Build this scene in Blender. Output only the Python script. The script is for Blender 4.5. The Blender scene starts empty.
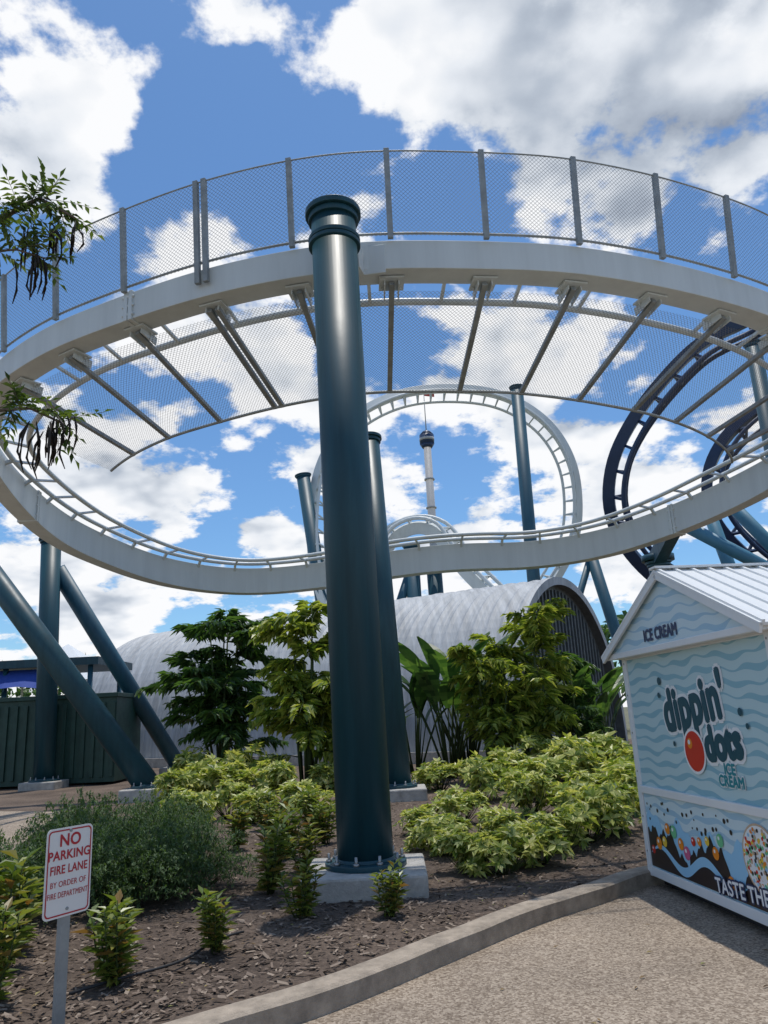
import bpy, math, random
from math import *
from mathutils import Vector, Matrix, noise
random.seed(7)
S=bpy.context.scene
COL=bpy.context.collection
V=Vector
Z=V((0,0,1))
# ------------------------------------------------------------ materials
def mat(name,col,rough=.5,metal=0,var=.0,vscale=3,bump=0,bscale=20,spec=None,dirt=None,streak=False):
    m=bpy.data.materials.new(name);m.use_nodes=True;t=m.node_tree;N=t.nodes;L=t.links
    b=N['Principled BSDF'];b.inputs['Roughness'].default_value=rough;b.inputs['Metallic'].default_value=metal
    c=tuple(col[:3])+(1,)
    b.inputs['Base Color'].default_value=c
    if spec is not None: b.inputs['Specular IOR Level'].default_value=spec
    tc=N.new('ShaderNodeTexCoord');src=tc.outputs['Object']
    if streak:
        mp=N.new('ShaderNodeMapping');mp.inputs['Scale'].default_value=(4,4,.35);L.new(src,mp.inputs[0]);src=mp.outputs[0]
    if var or dirt:
        n=N.new('ShaderNodeTexNoise');n.inputs['Scale'].default_value=vscale;n.inputs['Detail'].default_value=5;n.inputs['Roughness'].default_value=.65
        L.new(src,n.inputs['Vector'])
        r=N.new('ShaderNodeValToRGB');r.color_ramp.elements[0].position=.3;r.color_ramp.elements[1].position=.7
        d=dirt if dirt else tuple(k*(1-var) for k in c[:3])
        r.color_ramp.elements[0].color=tuple(d[:3])+(1,)
        r.color_ramp.elements[1].color=tuple(min(1,k*(1+var*.5)) for k in c[:3])+(1,)
        L.new(n.outputs['Fac'],r.inputs['Fac']);L.new(r.outputs['Color'],b.inputs['Base Color'])
        rr=N.new('ShaderNodeMapRange');rr.inputs[3].default_value=min(1,rough+.14);rr.inputs[4].default_value=max(.05,rough-.08);L.new(n.outputs['Fac'],rr.inputs[0]);L.new(rr.outputs[0],b.inputs['Roughness'])
    if bump:
        n2=N.new('ShaderNodeTexNoise');n2.inputs['Scale'].default_value=bscale;n2.inputs['Detail'].default_value=4
        L.new(tc.outputs['Object'],n2.inputs['Vector'])
        bp=N.new('ShaderNodeBump');bp.inputs['Strength'].default_value=bump;bp.inputs['Distance'].default_value=.02
        L.new(n2.outputs['Fac'],bp.inputs['Height']);L.new(bp.outputs['Normal'],b.inputs['Normal'])
    return m
def leafmat(name,cols,trans=.35,rough=.42):
    m=bpy.data.materials.new(name);m.use_nodes=True;t=m.node_tree;N=t.nodes;L=t.links
    b=N['Principled BSDF'];b.inputs['Roughness'].default_value=rough
    g=N.new('ShaderNodeNewGeometry');r=N.new('ShaderNodeValToRGB')
    els=r.color_ramp.elements
    els[0].color=tuple(cols[0])+(1,);els[1].color=tuple(cols[-1])+(1,)
    for i,c in enumerate(cols[1:-1]):
        e=els.new((i+1)/(len(cols)-1));e.color=tuple(c)+(1,)
    L.new(g.outputs['Random Per Island'],r.inputs['Fac']);L.new(r.outputs['Color'],b.inputs['Base Color'])
    if trans==0: return m
    tr=N.new('ShaderNodeBsdfTranslucent');mx=N.new('ShaderNodeMixShader');mx.inputs[0].default_value=trans
    mc=N.new('ShaderNodeMixRGB');mc.blend_type='MULTIPLY';mc.inputs[0].default_value=1;mc.inputs[2].default_value=(1.6,1.6,.7,1)
    L.new(r.outputs['Color'],mc.inputs[1]);L.new(mc.outputs[0],tr.inputs['Color'])
    L.new(b.outputs[0],mx.inputs[1]);L.new(tr.outputs[0],mx.inputs[2]);L.new(mx.outputs[0],N['Material Output'].inputs['Surface'])
    return m
M_teal=mat('teal_paint',(.014,.062,.082),.42,var=.3,vscale=1.5,bump=.04,bscale=8,streak=True,spec=.38)
M_blue=mat('blue_teal_paint',(.022,.085,.125),.45,var=.2,vscale=2,streak=True,spec=.4)
M_navy=mat('navy_paint',(.016,.04,.10),.4,var=.2,vscale=2)
M_sup=mat('pale_blue_paint',(.06,.20,.29),.45,var=.15)
M_white=mat('white_track_paint',(.62,.655,.645),.42,var=.10,vscale=.8,streak=True)
M_galv=mat('galvanised_steel',(.30,.32,.32),.55,.3,var=.25,vscale=6)
M_steel=mat('bolt_steel',(.35,.35,.34),.4,.8)
M_conc=mat('concrete',(.46,.44,.40),.85,var=.35,vscale=5,bump=.3,bscale=60)
M_kerb=mat('kerb_concrete',(.36,.30,.235),.9,var=.4,vscale=7,bump=.5,bscale=90)
M_kwhite=mat('kiosk_white',(.74,.76,.76),.35,var=.06,vscale=2)
M_dark=mat('dark_rubber',(.02,.02,.022),.6)
M_hutend=mat('hut_end_metal',(.11,.125,.13),.6,.2,var=.3)
M_green=mat('green_container_paint',(.015,.06,.045),.5,var=.3)
M_bluecloth=mat('blue_fabric',(.02,.06,.30),.7,var=.1)
M_bark=mat('bark',(.14,.11,.08),.9,var=.4,vscale=12,bump=.5)
M_stem=mat('green_stem',(.06,.085,.03),.75,var=.3,spec=.2)
M_pod=mat('seed_pod',(.02,.014,.01),.7,var=.3)
M_tower=mat('tower_paint',(.42,.42,.42),.6,var=.1)
def netmat():
    m=bpy.data.materials.new('safety_net');m.use_nodes=True;t=m.node_tree;N=t.nodes;L=t.links
    b=N['Principled BSDF'];b.inputs['Base Color'].default_value=(.20,.21,.22,1);b.inputs['Roughness'].default_value=.6
    uv=N.new('ShaderNodeUVMap');sp=N.new('ShaderNodeSeparateXYZ');L.new(uv.outputs[0],sp.inputs[0])
    def mth(op,a,b_=None):
        n=N.new('ShaderNodeMath');n.operation=op
        for i,x in enumerate((a,b_)):
            if x is None: continue
            if isinstance(x,(int,float)): n.inputs[i].default_value=x
            else: L.new(x,n.inputs[i])
        return n.outputs[0]
    a=mth('ADD',sp.outputs[0],sp.outputs[1]);c=mth('SUBTRACT',sp.outputs[0],sp.outputs[1])
    def wire(x): return mth('LESS_THAN',mth('FRACT',mth('MULTIPLY',x,1/.055)),.115)
    w=mth('MAXIMUM',wire(a),wire(c))
    tr=N.new('ShaderNodeBsdfTransparent');mx=N.new('ShaderNodeMixShader')
    L.new(w,mx.inputs[0]);L.new(tr.outputs[0],mx.inputs[1]);L.new(b.outputs[0],mx.inputs[2]);L.new(mx.outputs[0],N['Material Output'].inputs['Surface'])
    return m
M_net=netmat()
# ------------------------------------------------------------ mesh builder
class B:
    def __init__(s): s.v=[];s.f=[];s.m=[];s.sm=[]
    def face(s,pts,mi=0,sm=False):
        n=len(s.v);s.v+= [tuple(p) for p in pts];s.f.append(tuple(range(n,n+len(pts))));s.m.append(mi);s.sm.append(sm)
    def box(s,c,x,y,z,mi=0):
        c=V(c);x=V(x);y=V(y);z=V(z);n=len(s.v)
        for i in (-1,1):
            for j in (-1,1):
                for k in (-1,1): s.v.append(tuple(c+x*i+y*j+z*k))
        for q in ((0,1,3,2),(4,6,7,5),(0,4,5,1),(2,3,7,6),(0,2,6,4),(1,5,7,3)):
            s.f.append(tuple(n+a for a in q));s.m.append(mi);s.sm.append(False)
    def abox(s,x0,x1,y0,y1,z0,z1,mi=0):
        s.box(((x0+x1)/2,(y0+y1)/2,(z0+z1)/2),((x1-x0)/2,0,0),(0,(y1-y0)/2,0),(0,0,(z1-z0)/2),mi)
    def beam(s,p,q,w,h,mi=0,up=Z):
        p=V(p);q=V(q);d=q-p;t=d.normalized();l=t.cross(up)
        if l.length<1e-3: l=t.cross(V((1,0,0)))
        l.normalize();u=l.cross(t);s.box((p+q)/2,d/2,l*w/2,u*h/2,mi)
    def rings(s,R,mi=0,sm=True,close=False,caps=True):
        n=len(s.v);k=len(R[0])
        for r in R: s.v+=[tuple(p) for p in r]
        m=len(R)
        for i in range(m if close else m-1):
            a=n+i*k;b=n+((i+1)%m)*k
            for j in range(k):
                j2=(j+1)%k;s.f.append((a+j,a+j2,b+j2,b+j));s.m.append(mi);s.sm.append(sm)
        if caps and not close:
            s.f.append(tuple(n+j for j in range(k))[::-1]);s.m.append(mi);s.sm.append(False)
            s.f.append(tuple(n+(m-1)*k+j for j in range(k)));s.m.append(mi);s.sm.append(False)
    def cyl(s,p,q,r0,r1=None,n=24,mi=0):
        r1=r0 if r1 is None else r1
        p=V(p);q=V(q);t=(q-p).normalized();a=t.cross(Z)
        if a.length<1e-3:a=V((1,0,0))
        a.normalize();b=t.cross(a)
        s.rings([[c+a*(cos(2*pi*i/n)*r)+b*(sin(2*pi*i/n)*r) for i in range(n)] for c,r in ((p,r0),(q,r1))],mi)
    def tube(s,pts,rs,n=6,mi=0):
        R=[]
        for i,p in enumerate(pts):
            p=V(p);t=(V(pts[min(i+1,len(pts)-1)])-V(pts[max(i-1,0)])).normalized();a=t.cross(Z)
            if a.length<1e-2:a=t.cross(V((1,0,0)))
            a.normalize();b=t.cross(a);r=rs[i] if isinstance(rs,(list,tuple)) else rs
            R.append([p+a*(cos(2*pi*j/n)*r)+b*(sin(2*pi*j/n)*r) for j in range(n)])
        s.rings(R,mi)
    def leaf(s,p,d,up,L,W,mi=0,fold=.25,droop=.0):
        d=d.normalized();l=d.cross(up)
        if l.length<1e-3:l=d.cross(V((1,0,.1)))
        l.normalize();u=l.cross(d)
        n=len(s.v);m=p+d*L*.45;tip=p+d*L-u*droop*L
        s.v+=[tuple(p),tuple(m+l*W/2+u*W*fold),tuple(tip),tuple(m-l*W/2+u*W*fold)]
        s.f+=[(n,n+1,n+2),(n,n+2,n+3)];s.m+=[mi,mi];s.sm+=[False,False]
    def mesh(s,name,mats):
        me=bpy.data.meshes.new(name);me.from_pydata(s.v,[],s.f)
        for m in mats: me.materials.append(m)
        me.polygons.foreach_set('material_index',s.m);me.polygons.foreach_set('use_smooth',s.sm);me.update()
        return me
    def obj(s,name,mats,parent=None,bevel=0):
        o=bpy.data.objects.new(name,s.mesh(name,mats));COL.objects.link(o)
        if parent: o.parent=parent
        if bevel:
            b=o.modifiers.new('bevel','BEVEL');b.width=bevel;b.segments=2;b.limit_method='ANGLE'
        return o
def empty(name,loc=(0,0,0),rz=0):
    e=bpy.data.objects.new(name,None);COL.objects.link(e);e.location=loc;e.rotation_euler=(0,0,rz);e.empty_display_size=.2;return e
def text(name,body,size,m,parent,loc,rot,off=0,ext=.001,align='CENTER',sx=1,space=1,line=1,shear=0):
    c=bpy.data.curves.new(name,'FONT');c.body=body;c.size=size;c.align_x=align;c.align_y='CENTER';c.offset=off;c.extrude=ext;c.space_line=line;c.space_character=space;c.shear=shear
    o=bpy.data.objects.new(name+'_t',c);COL.objects.link(o)
    bpy.context.view_layer.update()
    me=bpy.data.meshes.new_from_object(o.evaluated_get(bpy.context.evaluated_depsgraph_get()))
    bpy.data.objects.remove(o);me.materials.clear();me.materials.append(m)
    q=bpy.data.objects.new(name,me);COL.objects.link(q);q.parent=parent;q.location=loc;q.rotation_euler=rot;q.scale=(sx,1,1);return q
def catmull(P,k,closed=False):
    P=[V(p) for p in P];n=len(P);out=[]
    for i in range(n if closed else n-1):
        g=(lambda j:P[j%n]) if closed else (lambda j:P[max(0,min(n-1,j))])
        a,b,c,d=g(i-1),g(i),g(i+1),g(i+2)
        for s in range(k):
            t=s/k;out.append(.5*((2*b)+(c-a)*t+(2*a-5*b+4*c-d)*t*t+(3*b-a-3*c+d)*t**3))
    if not closed: out.append(P[-1])
    return out
# ------------------------------------------------------------ RING TRACK
ring=[(-5.81,10.86,6.87),(-4.7,10.05,6.99),(-3.82,9.62,7.06),(-2.28,9.02,7.15),(-.92,8.7,7.19),(.16,8.63,7.2),(1.39,8.74,7.19),(2.45,8.87,7.17),(3.58,9.18,7.12),(4.51,9.53,7.07),(5.69,10.07,6.99),(7.12,11.09,6.84),(8.22,12.49,6.63),(8.59,14.12,6.38),(8.2,15.73,6.14),(7.18,17.57,5.86),(5.7,19.17,5.62),(3.77,19.84,5.52),(2.18,19.69,5.55),(.62,19.84,5.52),(-.99,20.39,5.44),(-2.67,20.8,5.38),(-4.29,20.72,5.39),(-5.9,19.6,5.55),(-6.83,17.9,5.81),(-7.35,16.3,6.05),(-7.32,14.0,6.4),(-6.9,12.2,6.67)]
RP=catmull(ring,10,True)
for _ in range(25):
    n=len(RP);RP=[(RP[i-1]+RP[i]*2+RP[(i+1)%n])/4 for i in range(n)]
def resample(P,step,closed):
    Q=P+[P[0]] if closed else P
    Ls=[0]
    for i in range(1,len(Q)): Ls.append(Ls[-1]+(Q[i]-Q[i-1]).length)
    N=int(Ls[-1]/step);out=[];j=0
    for i in range(N if closed else N+1):
        d=Ls[-1]*i/N
        while j<len(Q)-2 and Ls[j+1]<d: j+=1
        out.append(Q[j].lerp(Q[j+1],(d-Ls[j])/max(1e-9,Ls[j+1]-Ls[j])))
    return out
STEP=.15
RP=resample(RP,STEP,True);NR=len(RP)
FR=[]
for i,p in enumerate(RP):
    t=(RP[(i+1)%NR]-RP[i-1]).normalized();inn=Z.cross(t).normalized();up=t.cross(inn).normalized()
    FR.append((p,t,inn,up if up.z>0 else -up))
cen=V((.8,14.8,6))
if (cen-FR[0][0]).dot(FR[0][2])<0: FR=[(p,t,-i,u) for p,t,i,u in FR]
def fw(p): 
    x=max(0,min(1,(p.y-11)/6));return x*x*(3-2*x)
FB=[]
for p,t,i,u in FR:
    bk=radians(15)*(1-fw(p));FB.append((p,t,i*cos(bk)-u*sin(bk),u*cos(bk)+i*sin(bk)))
track=empty('roller_coaster_track')
b=B();R=[]
for (p,t,i,u),(_,_,i0,u0) in zip(FB,FR):
    h=.20+.14*fw(p);w=.18
    R.append([p+i0*w*a+Z*h*c for a,c in ((-1,-1),(1,-1),(1,1),(-1,1))])
b.rings(R,0,False,True)
for k in range(20,NR,62):
    p,t,i,u=FR[k];h=.22+.14*fw(p);
    b.box(p,t*.03,i*.21,Z*h);b.box(p+t*.075,t*.03,i*.21,Z*h)
    for a in (-1,1):
        for c in (-.6,0,.6): b.cyl(p+i*.19*a+Z*h*c-t*.06,p+i*.19*a+Z*h*c+t*.13,.022,n=6)
b.obj('spine',[M_white],track,.008)
b=B()
RO=((.28,.10),(.78,.10))
for off,vv in RO:
    R=[]
    for p,t,i,u in FB:
        c=p+i*off+u*(vv+.34*fw(p));R.append([c+i*.05*cos(2*pi*j/8)+u*.05*sin(2*pi*j/8) for j in range(8)])
    b.rings(R,0,True,True)
b.obj('rails',[M_white],track)
b=B()
for k in range(0,NR,7):
    p,t,i,u=FB[k];e=.34*fw(p)
    b.beam(p+i*.12+u*(.06+e*.45),p+i*.28+u*(.08+e),.06,.06,0,u)
    b.beam(p+i*.28+u*(.07+e),p+i*.78+u*(.07+e),.045,.04,0,u)
b.obj('cross_ties',[M_white],track)
def nearest(pt): return min(range(NR),key=lambda k:(RP[k]-V(pt)).length)
i0=nearest((-6.2,11.2,6.8));i1=nearest((8.3,12.7,6.6))
rng=[k%NR for k in (range(i0,i1+1) if i1>i0 else range(i0,i1+NR+1))]
if len(rng)>NR*.6: rng=[k%NR for k in (range(i1,i0+1) if i0>i1 else range(i1,i0+NR+1))]
if RP[rng[0]].x>RP[rng[-1]].x: rng=rng[::-1]
def netstrip(name,A,Bf,rows=1,sag=0):
    me=bpy.data.meshes.new(name);vs=[];fs=[];uvs=[]
    for n_,k in enumerate(rng):
        a=A(k);c=Bf(k)
        for r_ in range(rows+1):
            f=r_/rows;q=a.lerp(c,f);q.z-=sag*sin(pi*f)*(.6+.4*sin(n_*.9));vs.append(tuple(q))
    W=(A(rng[0])-Bf(rng[0])).length
    for n_ in range(len(rng)-1):
        for r_ in range(rows):
            a=n_*(rows+1)+r_;c=a+rows+1;fs.append((a,c,c+1,a+1))
            uvs+=[(n_*STEP,r_/rows*W),((n_+1)*STEP,r_/rows*W),((n_+1)*STEP,(r_+1)/rows*W),(n_*STEP,(r_+1)/rows*W)]
    me.from_pydata(vs,[],fs);u=me.uv_layers.new(name='UVMap')
    for j,x in enumerate(uvs): u.data[j].uv=x
    me.materials.append(M_net);o=bpy.data.objects.new(name,me);COL.objects.link(o);o.parent=track
FH=1.16
def fb(k):p,t,i,u=FR[k];return p-i*.22+Z*.24
def ft(k):p,t,i,u=FR[k];return p-i*.34+Z*(.24+FH)
def ni(k):p,t,i,u=FB[k];return p+i*.22-u*.28
def nt(k):p,t,i,u=FB[k];return p+i*2.12-u*.38
netstrip('fence_net',fb,ft,3,.02)
netstrip('catch_net',ni,nt,6,.05)
b=B()
b.tube([ft(k) for k in rng],.012);b.tube([fb(k)+Z*.03 for k in rng],.018)
b.tube([nt(k) for k in rng],.024)
PQ=[(rng.index(nearest(x)) if nearest(x) in rng else None) for x in [(-2.15,9.0,7.1)]][0] or 36
posts=[q for q in range(len(rng)) if (q-PQ)%8==0]
for q in posts:
    k=rng[q];p,t,i,u=FR[k];big=(q==PQ)
    for dt in ((-.06,.06) if big else (0,)):
        w=.07
        b.beam(fb(k)+t*dt-Z*(.28 if big else .05)-i*.02,ft(k)+t*dt+Z*.03,w,.06,0,i)
        p2,t2,i2,u2=FB[k]
        b.beam(p2+i2*.1-u2*.26+t*dt,nt(k)+t*dt+i2*.03+u2*.02,w,.06,0,u2)
b.obj('fence_posts',[M_galv],track,.004)
b=B()
for q in posts:
    k=rng[q];p,t,i,u=FB[k];p0,_,ih,_=FR[k];c=p0-Z*.2
    for dt in (-.09,.09):
        b.beam(c+t*dt+ih*.02-Z*.05,c+t*dt+ih*.34-Z*.10,.015,.12,0)
    b.box(c+ih*.12-Z*.025,t*.16,ih*.16,Z*.012)
    for dt in (-.12,.12): b.cyl(c+ih*.2+t*dt-Z*.07,c+ih*.2+t*dt,.018,n=6)
b.obj('brackets',[M_white],track)
def gtrack(name,pts,cenf,mat_,spine=.16,gauge=.55,off=.5,rail=.07,tie=.9,smooth=6):
    P=catmull(pts,10)
    for _ in range(smooth): P=[P[0]]+[(P[i-1]+P[i]*2+P[i+1])/4 for i in range(1,len(P)-1)]+[P[-1]]
    P=resample(P,.3,False);n=len(P);F=[]
    for i,p in enumerate(P):
        t=(P[min(i+1,n-1)]-P[max(i-1,0)]).normalized();v=cenf(p)-p;v-=t*v.dot(t);v.normalize();F.append((p,t,v,t.cross(v)))
    e=empty(name)
    b=B();b.rings([[p+v*spine*c+l*spine*a for a,c in ((-1,-1),(1,-1),(1,1),(-1,1))] for p,t,v,l in F],0,False)
    b.obj('spine',[mat_],e,.02)
    b=B()
    for s in (-1,1):
        b.rings([[p+v*off+l*s*gauge+v*rail*cos(2*pi*j/8)+l*rail*sin(2*pi*j/8) for j in range(8)] for p,t,v,l in F])
    b.obj('rails',[mat_],e)
    b=B();k=max(1,int(tie/.3))
    for i in range(0,n,k):
        p,t,v,l=F[i]
        for s in (-1,1): b.beam(p+v*spine*.8,p+v*off+l*s*gauge,.09,.09,0,t)
        b.beam(p+v*(off-.02)-l*gauge,p+v*(off-.02)+l*gauge,.07,.07,0,t)
    b.obj('cross_ties',[mat_],e)
    return e
cam0=V((0,0,1.6))
def sc(P,k): return [cam0+(V(p)-cam0)*k for p in P]
hump=sc([(-1.69,30,6.3),(-.57,29.7,7.3),(.27,29.4,8.35),(1.19,29.1,8.7),(2.01,28.8,8.4),(2.5,28.5,7.5),(3.08,28.2,6.6),(3.79,27.9,5.7),(4.4,27.6,4.9)],1.45)
gtrack('roller_coaster_track',hump,lambda p:p+V((.35,-.5,1)),M_white,.34,.5,.6,.11,smooth=3)
loop=sc([(-2.93,38,6.41),(-3.68,38.2,9),(-3.73,38.5,12.2),(-3.16,38.8,15),(-1.59,39,17.3),(.93,39.2,18.7),(3.72,39.5,19.1),(6.77,39.8,18.7),(9.17,40,17.1),(10.4,40.2,14.8),(10.6,40.6,12.3),(10.1,40.8,10.1),(8.81,41,8.07),(7.23,41.2,6.3)],1.15)
gtrack('roller_coaster_loop',loop,lambda p:V((4,p.y-3,13.6)),M_white,.22,.55,.62,.09,smooth=8)
blue1=[(12.9,20.5,13.3),(12.1,21,13.1),(11.4,21.6,12.9),(10.2,22.2,12.5),(9.02,22.8,11.5),(8.1,23.4,10.4),(7.53,24,9.23),(7.45,24.6,7.87),(8.06,25.2,6.62),(9.34,25.8,5.48),(11,26.3,4.9),(13.5,26.6,4.8)]
gtrack('roller_coaster_track',blue1,lambda p:V((12.5,22,9)),M_navy,.19,.5,.5,.08,.9,4)
blue2=[(17,25.6,13),(15.3,26,12.6),(14.1,26.3,12),(12.7,26.6,11),(11.9,26.9,9.71),(11.9,27.2,8.35),(12.7,27.5,7.07),(14.1,27.8,5.94),(16,28,5.4)]
gtrack('roller_coaster_track',blue2,lambda p:V((16,25,9.5)),M_navy,.19,.5,.5,.08,.9,4)
# ------------------------------------------------------------ support columns
def column(p,q,r,m=M_blue,cap=True,foot=True,pads=.75,nb=10):
    e=empty('steel_support_column')
    p=V(p);q=V(q);t=(q-p).normalized()
    b=B();b.cyl(p,q,r,r,40);b.obj('shaft',[m],e)
    b=B()
    if cap:
        b.cyl(q-t*.02,q+t*.05,r*1.25,n=40);b.cyl(q-t*.10,q-t*.03,r*1.12,n=40)
    if foot:
        c=V((p.x,p.y,p.z+.02));b.cyl(c-Z*.02,c+Z*.03,r*1.45,n=40);b.cyl(c+Z*.03,c+Z*.06,r*1.08,r*1.01,n=40)
    if cap or foot: b.obj('flanges',[m],e,.005)
    if foot:
        b=B()
        for k in range(nb):
            a=2*pi*k/nb+.1;d=V((cos(a),sin(a),0));c2=V((p.x,p.y,p.z+.03))+d*r*1.3
            b.cyl(c2,c2+Z*.10,.014,n=8);b.cyl(c2+Z*.015,c2+Z*.045,.028,n=6)
        b.obj('anchor_bolts',[M_steel],e)
        b=B();b.abox(p.x-pads*.7,p.x+pads*.7,p.y-pads*.7,p.y+pads*.7,-.2,p.z);b.obj('concrete_footing',[M_conc],e,.025)
    return e
mc=column((-.335,7.85,.27),(-.43,7.93,7.40),.265,M_teal,pads=.80)
b=B()
b.cyl((-.425,7.92,6.96),(-.425,7.92,7.01),.305,n=40);b.cyl((-.425,7.92,7.02),(-.425,7.92,7.07),.305,n=40)
b.obj('collar',[M_teal],mc,.006)
b=B()
b.beam((-.30,8.17,7.03),(-.25,8.47,7.10),.30,.34)
b.box((-.17,8.50,7.13),(.34,-.05,0),(0,.02,0),(0,0,.2))
b.obj('saddle_bracket',[M_white],mc,.006)
column((.02,15.7,.3),(-.28,16.5,7.75),.25,M_teal)
column((-10.35,23.7,.3),(-10.65,23.8,7.6),.30,M_teal)
column((-7.4,27.4,.35),(-10.5,24,6.7),.26,M_blue,cap=False)
column((-5.6,18.3,.35),(-12.0,19.4,8.0),.28,M_teal,cap=False)
column((-12.1,19.4,.3),(-12.1,19.4,8.6),.30,M_teal)
column((-2.8,44,.2),(-4.75,44,15.9),.40,M_blue)
column((-2.8,44,.2),(-2.2,46,11.9),.25,M_blue,cap=False,foot=False)
column((7.3,38.5,.2),(7.5,38.5,18.5),.33,M_blue)
column((1.45,42,.2),(1.42,42,10.8),.40,M_blue)
column((2.75,42,.2),(2.6,42,10.2),.42,M_teal)
column((-.2,42,5.5),(1.3,42,9.4),.25,M_blue,cap=False,foot=False)
column((12.6,40,.2),(10.8,40,9.5),.30,M_blue)
column((8.0,41,2.0),(10.7,40,9.1),.18,M_blue,cap=False,foot=False)
c6=column((7.45,20.2,.3),(7.15,20,5.2),.27,M_blue)
b=B();b.cyl((7.15,20,5.25),(7.15,20,5.4),.42,n=24);b.beam((7.1,19.9,5.3),(7.0,18.2,5.75),.3,.4);b.obj('saddle_bracket',[M_blue],c6)
column((8.88,22,6.58),(12.6,22.2,4.3),.19,M_sup,cap=False,foot=False)
column((10.4,24,7.6),(11.3,24,3.2),.2,M_sup,cap=False,foot=False)
column((11.6,25,8.0),(14.6,25,4.0),.22,M_sup,cap=False,foot=False)
column((12.9,24.2,.2),(12.95,24.2,13.4),.25,M_blue)
column((14.6,25,.2),(14.6,25,8.5),.25,M_sup)
# ------------------------------------------------------------ observation tower
tw=empty('observation_tower',(9.6,150,0))
b=B();b.cyl((0,0,0),(0,0,58),.95,.75,20)
for k in range(8): b.cyl((0,0,6+k*6),(0,0,6.3+k*6),1.05,n=20)
b.cyl((0,0,58),(0,0,70),.12,.06,8);b.obj('mast',[M_tower],tw)
b=B();b.cyl((0,0,55.0),(0,0,55.8),1.0,1.5,24);b.cyl((0,0,55.8),(0,0,57.8),1.5,1.5,24);b.cyl((0,0,57.8),(0,0,58.6),1.5,.8,24)
b.obj('cabin',[M_navy],tw)
b=B();b.cyl((0,0,56.5),(0,0,57.1),1.54,1.54,24);b.obj('cabin_window_band',[M_tower],tw)
b=B();b.face([(0,0,68),(2.2,.4,67.8),(2.2,.4,66.4),(0,0,66.6)]);b.obj('flag',[mat('red_flag',(.5,.08,.06),.8)],tw)
# ------------------------------------------------------------ quonset hut
hut=empty('quonset_hut',(3.8,25.2,0))
ax=V((-.855,.52,0)).normalized();wd=V((.52,.855,0)).normalized();HW=6.3;HH=6.6;LEN=22.5
def arch(th,a,r=1.0):
    x=HW-HW*r*cos(th);z=HH*(r*sin(th)**.92 if sin(th)>0 else 0)
    return wd*x+ax*a+Z*z
b=B();NA=44;na=int(LEN/.045)
for i in range(na+1):
    a=i*LEN/na;ph=(a/.54)%1
    o=.060*max(0,1-abs(ph-.5)*4.2);r=1+o/HW
    if int(a/.54)%3==0: r+=.003
    for j in range(NA+1): b.v.append(tuple(arch(pi*j/NA,a,r)))
for i in range(na):
    for j in range(NA):
        a=i*(NA+1)+j;b.f.append((a,a+NA+1,a+NA+2,a+1));b.m.append(0);b.sm.append(False)
def hutmat():
    m=mat('ribbed_metal',(.50,.52,.53),.6,.0,var=.0);t=m.node_tree;N=t.nodes;L=t.links
    tc=N.new('ShaderNodeTexCoord');mp=N.new('ShaderNodeMapping');mp.inputs['Rotation'].default_value=(0,0,radians(31));mp.inputs['Scale'].default_value=(3.2,.25,.25)
    n=N.new('ShaderNodeTexNoise');n.inputs['Scale'].default_value=1.2;n.inputs['Detail'].default_value=6;n.inputs['Roughness'].default_value=.7
    L.new(tc.outputs['Object'],mp.inputs[0]);L.new(mp.outputs[0],n.inputs['Vector'])
    r=N.new('ShaderNodeValToRGB');r.color_ramp.elements[0].position=.35;r.color_ramp.elements[0].color=(.28,.295,.305,1);r.color_ramp.elements[1].position=.65;r.color_ramp.elements[1].color=(.47,.49,.50,1)
    L.new(n.outputs['Fac'],r.inputs['Fac']);L.new(r.outputs[0],N['Principled BSDF'].inputs['Base Color']);return m
M_hut=hutmat()
b.obj('arched_roof',[M_hut],hut)
b=B()
for j in range(NA):
    t0,t1=pi*j/NA,pi*(j+1)/NA
    b.face([arch(t0,-.02,1.012),arch(t1,-.02,1.012),arch(t1,-.02,.965),arch(t0,-.02,.965)],0)
    b.face([arch(t0,-.02,1.012),arch(t1,-.02,1.012),arch(t1,.12,1.012),arch(t0,.12,1.012)],0)
    b.face([arch(t0,-.02,.965),arch(t1,-.02,.965),arch(t1,.35,.965),arch(t0,.35,.965)],1)
b.face([arch(pi*j/NA,.35,.97) for j in range(NA+1)],1)
b.face([arch(pi*j/NA,LEN,1.0) for j in range(NA+1)],1)
for k in range(1,31):
    x=k*.4;q=(x-HW)/(HW*.95);zz=HH*.94*sqrt(max(0,1-q*q))
    if zz>.2: b.beam(wd*x+ax*.31,wd*x+ax*.31+Z*zz,.09,.05,1,ax)
for x in (4,7): b.beam(wd*x+ax*.24,wd*x+ax*.24+Z*2.6,.12,.1,0,ax)
b.beam(wd*3.94+ax*.24+Z*2.66,wd*7.06+ax*.24+Z*2.66,.12,.12,0)
b.obj('end_wall',[M_hut,M_hutend],hut)
b=B();b.box(wd*-.1+ax*LEN/2+Z*.2,ax*LEN/2,wd*.15,Z*.25);b.obj('base_kerb',[M_conc],hut)
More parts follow.
